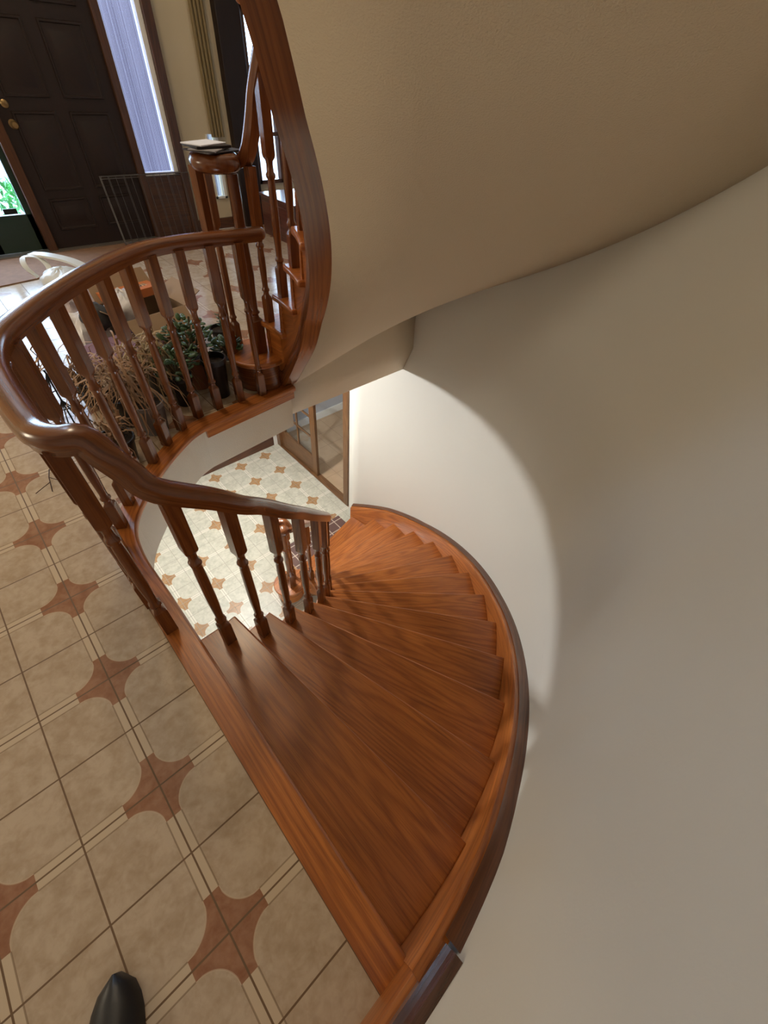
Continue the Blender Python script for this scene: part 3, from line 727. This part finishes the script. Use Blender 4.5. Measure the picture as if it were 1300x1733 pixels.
# second grey lidded carton and purple packet
PURP = plain('purple_packaging', (.26, .15, .27), .45)
t = empty('purple_packet', (.78, 1.86, .16), 'purple printed packet with white lettering among the bags by the plants', 'packet')
t.rotation_euler = (R(30), 0, R(12))
MB().box((-.22, -.07, 0), (.22, .07, .05)).build('body', PURP, t, bevel=.004)
def text(body, size, mat, parent, loc, rot, ext=.0006, name='lettering'):
    cu = bpy.data.curves.new(name, 'FONT'); cu.body = body; cu.size = size; cu.extrude = ext; cu.materials.append(mat)
    o = bpy.data.objects.new(name, cu); COL.objects.link(o); 
    dg = bpy.context.evaluated_depsgraph_get(); me = bpy.data.meshes.new_from_object(o.evaluated_get(dg)); bpy.data.objects.remove(o)
    q = bpy.data.objects.new(name, me); COL.objects.link(q); q.parent = parent; q.location = loc; q.rotation_euler = rot; return q
PAPER = plain('white_print', (.75, .72, .76), .6); NAVY = plain('violet_print', (.05, .03, .16), .5)
text('ROY', .05, PAPER, t, (-.10, -.03, .0505), (0, 0, 0))
sw = MB()
for (r0, a0_, a1_, cx_, cy_) in ((.035, 20, 250, .10, .01), (.028, 200, 420, .15, .0)):
    pts_ = [(cx_+r0*math.cos(R(a0_+(a1_-a0_)*i/14)), cy_+r0*math.sin(R(a0_+(a1_-a0_)*i/14)), .052) for i in range(15)]; sw.tube(pts_, .005, 5)
sw.build('emblem', NAVY, t)
# clear / white plastic bags
BAGM = plain('thin_white_plastic', (.66, .64, .66), .28, vary=.18, vscale=14)
t = crumpled((.69, 2.08, .155), .115, .15, .15, 3).build('plastic_bag', BAGM, smooth=70); tag(t, 'crumpled pale plastic bag full of clutter left of the cardboard box', 'bag')
t = crumpled((.78, 2.50, .13), .13, .13, .145, 11, .3).build('plastic_bag', plain('printed_plastic', (.40, .33, .34), .35, vary=.5, vscale=16), smooth=70); tag(t, 'grey and red patterned plastic bag farthest from the railing', 'bag')
t = crumpled((.73, 2.0, .315), .075, .075, .07, 21, .2).build('dark_pouch', plain('charcoal_cloth', (.05, .05, .055), .7), smooth=70); tag(t, 'small charcoal pouch resting on the pale plastic bag', 'pouch')
t = crumpled((.93, 2.12, .285), .085, .12, .09, 31, .3).build('plastic_bag', BAGM, smooth=70); tag(t, 'white crumpled plastic bag bulging out of the open cardboard box', 'bag')
t = empty('carton', (.92, 2.80, .002), 'pale grey carton with a printed side beyond the patterned bag', 'box')
MB().box((-.13, -.10, 0), (.13, .10, .17)).build('body', plain('grey_card', (.42, .38, .34), .8), t, bevel=.003); MB().box((-.13, -.103, .05), (.13, -.1005, .12)).build('printed_band', plain('dark_print', (.12, .11, .10), .7), t)
# grocery bag with handle near the mat
t = empty('shopping_bag', (.79, 3.38, .002), 'white shopping bag with a loop handle standing near the door mat', 'bag')
WB = plain('white_bag_plastic', (.66, .66, .62), .35)
x = crumpled((.06, -.12, .12), .17, .22, .12, 5, .16).build('body', WB, t, smooth=70)
hp = catmull([(-.10, .10, .14), (-.15, .16, .22), (-.12, .24, .27), (-.02, .22, .26), (.02, .14, .20), (-.01, .06, .14)], 5)
MB().sweep(hp, [(-.022, -.004), (.022, -.004), (.022, .004), (-.022, .004)]).build('handle', WB, t)
hp = catmull([(-.04, .34, .26), (.06, .20, .27), (.20, .02, .25), (.30, -.16, .20)], 5)
MB().sweep(hp, [(-.05, -.006), (.05, -.006), (.045, .010), (-.045, .010)]).build('top_fold', WB, t)
t.scale = (.85, .85, .85)

# ---- plants
LEAFD = plain('dry_leaf', (.33, .20, .115), .75, vary=.45, vscale=9)
LEAFD2 = plain('dry_leaf_pale', (.42, .31, .17), .75, vary=.3, vscale=9)
SOIL = plain('potting_soil', (.03, .02, .014), .95, bumps=(60, .8, .01))
def strap(mb, base, az, reach, rise, wid, droop, rnd, n=9):
    c, s_ = math.cos(az), math.sin(az); pts = []
    for i in range(n+1):
        t = i/n; r = reach*(t**.9)*(1-.15*t*droop); z = base[2]+rise*(4*t*(1-t)*.9+.0*t)-droop*reach*t*t*.9
        pts.append(Vector((base[0]+c*r+.02*rnd.uniform(-1, 1)*t, base[1]+s_*r+.02*rnd.uniform(-1, 1)*t, max(.012, z))))
    side = Vector((-s_, c, 0)); V = []
    tw = rnd.uniform(-.9, .9)
    for i, p in enumerate(pts):
        t = i/n; w = wid*(1-t)**.5*(.35+1.3*t if t < .5 else 1.0); sd = (side*math.cos(tw*t)+Vector((0, 0, 1))*math.sin(tw*t))
        V += [tuple(p-sd*w), tuple(p+Vector((0, 0, w*.35))), tuple(p+sd*w)]
    fs = []
    for i in range(n):
        for k in range(2): fs.append((i*3+k, i*3+k+1, (i+1)*3+k+1, (i+1)*3+k))
    mb.add(V, fs)
def pot(root, r, h, mat, soil=True, name='pot', tilt=0):
    o = MB().lathe([(r*.72, 0), (r*.92, h*.86), (r*.94, h*.87), (r*1.02, h*.88), (r*1.02, h), (r*.94, h), (r*.90, h*.86), (.004, h*.85)], (0, 0, 0), 24, True).build(name, mat, root)
    if soil: MB().lathe([(r*.9, h*.86), (r*.6, h*.885), (.003, h*.89)], (0, 0, 0), 20).build('soil', SOIL, root)
    return o
def dry_plant(x, y, r, h, seed, label, nleaf=60, stems=3, potmat=BLACKP, matl=LEAFD, reach=(.2, .5), topz=.5):
    rnd = random.Random(seed); t = empty('dried_potted_plant', (x, y, .001), label, 'plant', 'dried strap leaved plants behind the railing')
    pot(t, r, h, potmat); sb = MB(); lb = MB()
    for s_ in range(stems):
        a = rnd.uniform(0, 6.28); bx = rnd.uniform(0, .05); tx, ty = bx*math.cos(a)*2.5, bx*math.sin(a)*2.5; hz = h+rnd.uniform(.4, 1)*(topz-h)*.7
        sb.tube(catmull([(bx*math.cos(a), bx*math.sin(a), h*.8), (tx*.7, ty*.7, (h+hz)/2), (tx, ty, hz)], 4), .009, 7)
        for k in range(nleaf//stems):
            q = rnd.uniform(.3, 1); strap(lb, (tx*q, ty*q, h*.8+(hz-h*.8)*q), rnd.uniform(0, 6.28), rnd.uniform(*reach), rnd.uniform(.0, .12), rnd.uniform(.004, .009), rnd.uniform(.3, 1.2), rnd)
    sb.build('stem', LEAFD, t); lb.build('foliage', matl, t, smooth=60); return t
dry_plant(.60, 1.37, .10, .17, 2, 'large dried plant with drooping brown strap leaves behind the railing bend', 150, 5, reach=(.16, .36), topz=.50)
dry_plant(.86, 1.56, .10, .16, 5, 'dried plant with pale straw coloured leaves in front of the cardboard box', 90, 3, matl=LEAFD2, reach=(.14, .32), topz=.42)
dry_plant(.50, 1.66, .075, .14, 9, 'dried plant in a black pot nearest the bright floor glare', 46, 3, reach=(.10, .22), topz=.38)
dry_plant(.44, 1.06, .085, .14, 14, 'dried plant squeezed against the railing bend with brown leaves over its pot', 36, 3, matl=LEAFD, reach=(.08, .18), topz=.32)
JADE = plain('jade_leaf', (.060, .115, .050), .38, vary=.35, vscale=30)
TERRA = plain('terracotta', (.34, .13, .06), .7)
GREYP = plain('grey_cloth_pot', (.20, .18, .18), .9, bumps=(120, .4, .004))
def jade(x, y, r, h, seed, label, n=60, spread=.13, top=.34, potmat=TERRA, ls=.022, low=0.6):
    rnd = random.Random(seed); t = empty('succulent_plant', (x, y, .001), label, 'plant', 'jade succulents behind the railing'); pot(t, r, h, potmat)
    sb = MB(); lb = MB()
    for i in range(7):
        a = i*.9; sb.tube(catmull([(0, 0, h*.8), (spread*.4*math.cos(a), spread*.4*math.sin(a), (h+top)/2), (spread*.7*math.cos(a), spread*.7*math.sin(a), top*.95)], 3), .006, 6)
    for i in range(n):
        a = rnd.uniform(0, 6.28); q = math.sqrt(rnd.uniform(0, 1)); rr_ = spread*q; z = h*low+(top-h*low)*rnd.uniform(.35, 1)*(1-.35*q*q)+.03
        c_ = Vector((rr_*math.cos(a), rr_*math.sin(a), z)); L_ = ls*rnd.uniform(.7, 1.25)
        M = Matrix.Translation(c_) @ Matrix.Rotation(a+rnd.uniform(-.6, .6), 4, 'Z') @ Matrix.Rotation(rnd.uniform(-1.1, .2), 4, 'Y') @ Matrix.Rotation(rnd.uniform(-.5, .5), 4, 'X')
        u = MB().sphere((L_*.8, 0, 0), L_, (1.0, .68, .22), 8, 5); lb.add([tuple(M @ Vector(p)) for p in u.v], u.f, u.uv)
    sb.build('stem', plain('stem_brown', (.10, .07, .03), .8), t); lb.build('foliage', JADE, t, smooth=80); return t
jade(1.055, 1.50, .085, .20, 3, 'bushy jade succulent in a terracotta pot beside the cardboard box', 120, .13, .40)
jade(.90, 1.37, .07, .18, 8, 'lower jade succulent spilling over its dark pot between two balusters', 70, .11, .32, BLACKP)
jade(1.26, 1.46, .075, .15, 13, 'small jade succulent in a cream rimmed pot next to the first upper step', 60, .09, .24, plain('cream_pot', (.42, .36, .24), .5))
t = empty('potted_plant', (1.40, 1.84, .001), 'black nursery pot with a small sprig standing alone on the tiles', 'plant'); pot(t, .075, .15, BLACKP)
lb = MB(); rnd = random.Random(4)
for i in range(10):
    M = Matrix.Translation((0, 0, .15+i*.009)) @ Matrix.Rotation(i*2.4, 4, 'Z') @ Matrix.Rotation(-.5, 4, 'Y'); u = MB().sphere((.016, 0, 0), .014, (1, .5, .2), 7, 4); lb.add([tuple(M @ Vector(p)) for p in u.v], u.f, u.uv)
lb.tube([(0, 0, .12), (0, 0, .24)], .003, 5); lb.build('foliage', JADE, t)
t = empty('terracotta_pot', (1.12, 1.72, .001), 'empty terracotta pot behind the bushy jade succulent', 'pot'); pot(t, .07, .16, TERRA)
t = empty('fabric_pot', (.66, 1.215, .001), 'grey fabric pot standing behind the railing balusters', 'pot')
pot(t, .085, .18, GREYP)
t = empty('black_pot', (1.10, 1.33, .001), 'tall glossy black pot close behind the straight railing', 'pot'); pot(t, .07, .24, BLACKP)
# wire plant stand with curled feet
t = empty('wire_plant_stand', (.34, 1.42, .001), 'thin black wire plant stand with curled scrolls by the bright tiles', 'plant stand')
f = MB()
for i in range(6):
    a = i*1.047; f.tube(catmull([(0, 0, .34), (.03*math.cos(a), .03*math.sin(a), .28), (.09*math.cos(a), .09*math.sin(a), .20), (.12*math.cos(a), .12*math.sin(a), .22), (.10*math.cos(a), .10*math.sin(a), .25)], 4), .003, 5)
    f.tube(catmull([(0, 0, .20), (.05*math.cos(a), .05*math.sin(a), .10), (.09*math.cos(a), .09*math.sin(a), .003)], 4), .003, 5)
f.tube([(0, 0, .0), (0, 0, .36)], .004, 6)
f.tube([(.1*math.cos(i*.524), .1*math.sin(i*.524), .20) for i in range(13)], .003, 5); f.build('wire', DARKM, t)
# dead twig on the landing tiles
f = MB(); f.tube([(.14, 1.20, .006), (.125, 1.12, .02), (.11, 1.03, .007)], .0022, 5); f.tube([(.125, 1.12, .02), (.17, 1.06, .008)], .0018, 5); f.tube([(.12, 1.09, .015), (.05, 1.06, .006)], .0018, 5)
tag(f.build('dry_twig', plain('twig', (.05, .02, .015), .8)), 'thin dark dead twig fallen on the tiles left of the railing', 'twig')
# low wooden cabinet seen between the upper balusters
t = empty('wooden_cabinet', (3.25, 3.75, .001), 'low reddish wooden cabinet seen between the balusters of the upper railing', 'cabinet')
RED = wood('reddish_wood', (.14, .04, .028), (.10, .028, .02), (.04, .012, .01), seed=20)
MB().box((-.12, -.25, 0), (.55, .40, .36), 1).build('body', RED, t, bevel=.006); MB().box((-.135, -.27, .362), (.57, .42, .385), 1).build('top', RED, t, bevel=.004)
MB().box((-.132, -.20, .05), (-.121, .07, .32), 1).build('door', RED, t, bevel=.002); MB().box((-.132, .09, .05), (-.121, .36, .32), 1).build('door', RED, t, bevel=.002)
# shoe (toe of a dark shoe at the lower edge of the picture)
sh = MB(); ax = Vector((.62, .785)); base = Vector((-.205, -.735))
prof = []
for i in range(13):
    t_ = i/12; w = .054*math.sqrt(max(0, 1-(1-t_*3.0)**2)) if t_ < .33 else (.054-.014*((t_-.33)/.35) if t_ < .68 else .035)
    hgt = (.035+.03*min(1, t_*2.2)) if t_ < .5 else .068+.03*(t_-.5)
    prof.append((t_*.285, max(w, .006), hgt))
ringz = []
dr = Vector((.35, .937)); sd = Vector((dr.y, -dr.x)); tip = Vector((-.213, -.690))
for d, w, hg in prof:
    c_ = tip-dr*d; ringz.append([(c_.x+sd.x*w*math.cos(q), c_.y+sd.y*w*math.cos(q), .014+(hg-.014)*max(0, math.sin(q)) if math.sin(q) > 0 else .003) for q in [2*math.pi*k/16 for k in range(16)]])
t = empty('shoe', (tip.x, tip.y, .001), 'toe of a plain black shoe on the tiles at the bottom edge', 'shoe')
BLK = plain('black_leather_shoe', (.006, .006, .008), .4)
x = sh.loft(ringz, [p[0] for p in prof], [.01*k for k in range(17)]).build('upper', BLK, t, smooth=70); x.location = tuple(-Vector(t.location))
PORCH, nt_, b_ = newmat('porch_streaks'); g_ = N(nt_); sp3 = g_.node('ShaderNodeSeparateXYZ'); g_.l(g_.node('ShaderNodeTexCoord').outputs['Object'], sp3.inputs[0])
g_.l(g_.mix(g_.m('LESS_THAN', g_.m('FRACT', g_.m('MULTIPLY', sp3.outputs[0], 5.0)), .45), (.40, .42, .50), (.17, .17, .23)), b_.inputs['Base Color'])  # stripes made up so the ribbed pane shows light and dark streaks
struct(MB().box((1.9, 5.5, -.2), (3.4, 5.7, 2.9)).build('wall_added_porch', PORCH, smooth=0))  # wall added outside to dim the sky behind the sidelight
# shrubs outside the door
LEAFG = plain('bright_leaf', (.10, .42, .12), .6, vary=.4, vscale=9)
def shrub(x, y, s_, seed, label):
    rnd = random.Random(seed); lb = MB(); t = empty('shrub', (x, y, -.15), label, 'shrub')
    for i in range(420):
        a = rnd.uniform(0, 6.28); e = rnd.uniform(0, 1.57); rr_ = s_*rnd.uniform(.6, 1); c_ = Vector((rr_*math.cos(a)*math.cos(e), rr_*math.sin(a)*math.cos(e), rr_*math.sin(e)))
        M = Matrix.Translation(c_) @ Matrix.Rotation(a, 4, 'Z') @ Matrix.Rotation(rnd.uniform(-1.5, 1.5), 4, 'Y') @ Matrix.Rotation(rnd.uniform(-1, 1), 4, 'X')
        L_ = .05; V = [(-L_, 0, 0), (0, -L_*.4, .01), (L_, 0, 0), (0, L_*.4, .01)]; lb.add([tuple(M @ Vector(p)) for p in V], [(0, 1, 2, 3)])
    lb.build('foliage', LEAFG, t, smooth=0)
    MB().tube([(0, 0, 0), (0, 0, s_*.7)], .02, 6).build('stem', LEAFD, t)
shrub(1.30, 6.1, .50, 1, 'bright green shrub seen low through the right pane of the storm door')
shrub(.20, 6.3, .50, 2, 'bright green shrub seen through the left pane of the storm door')
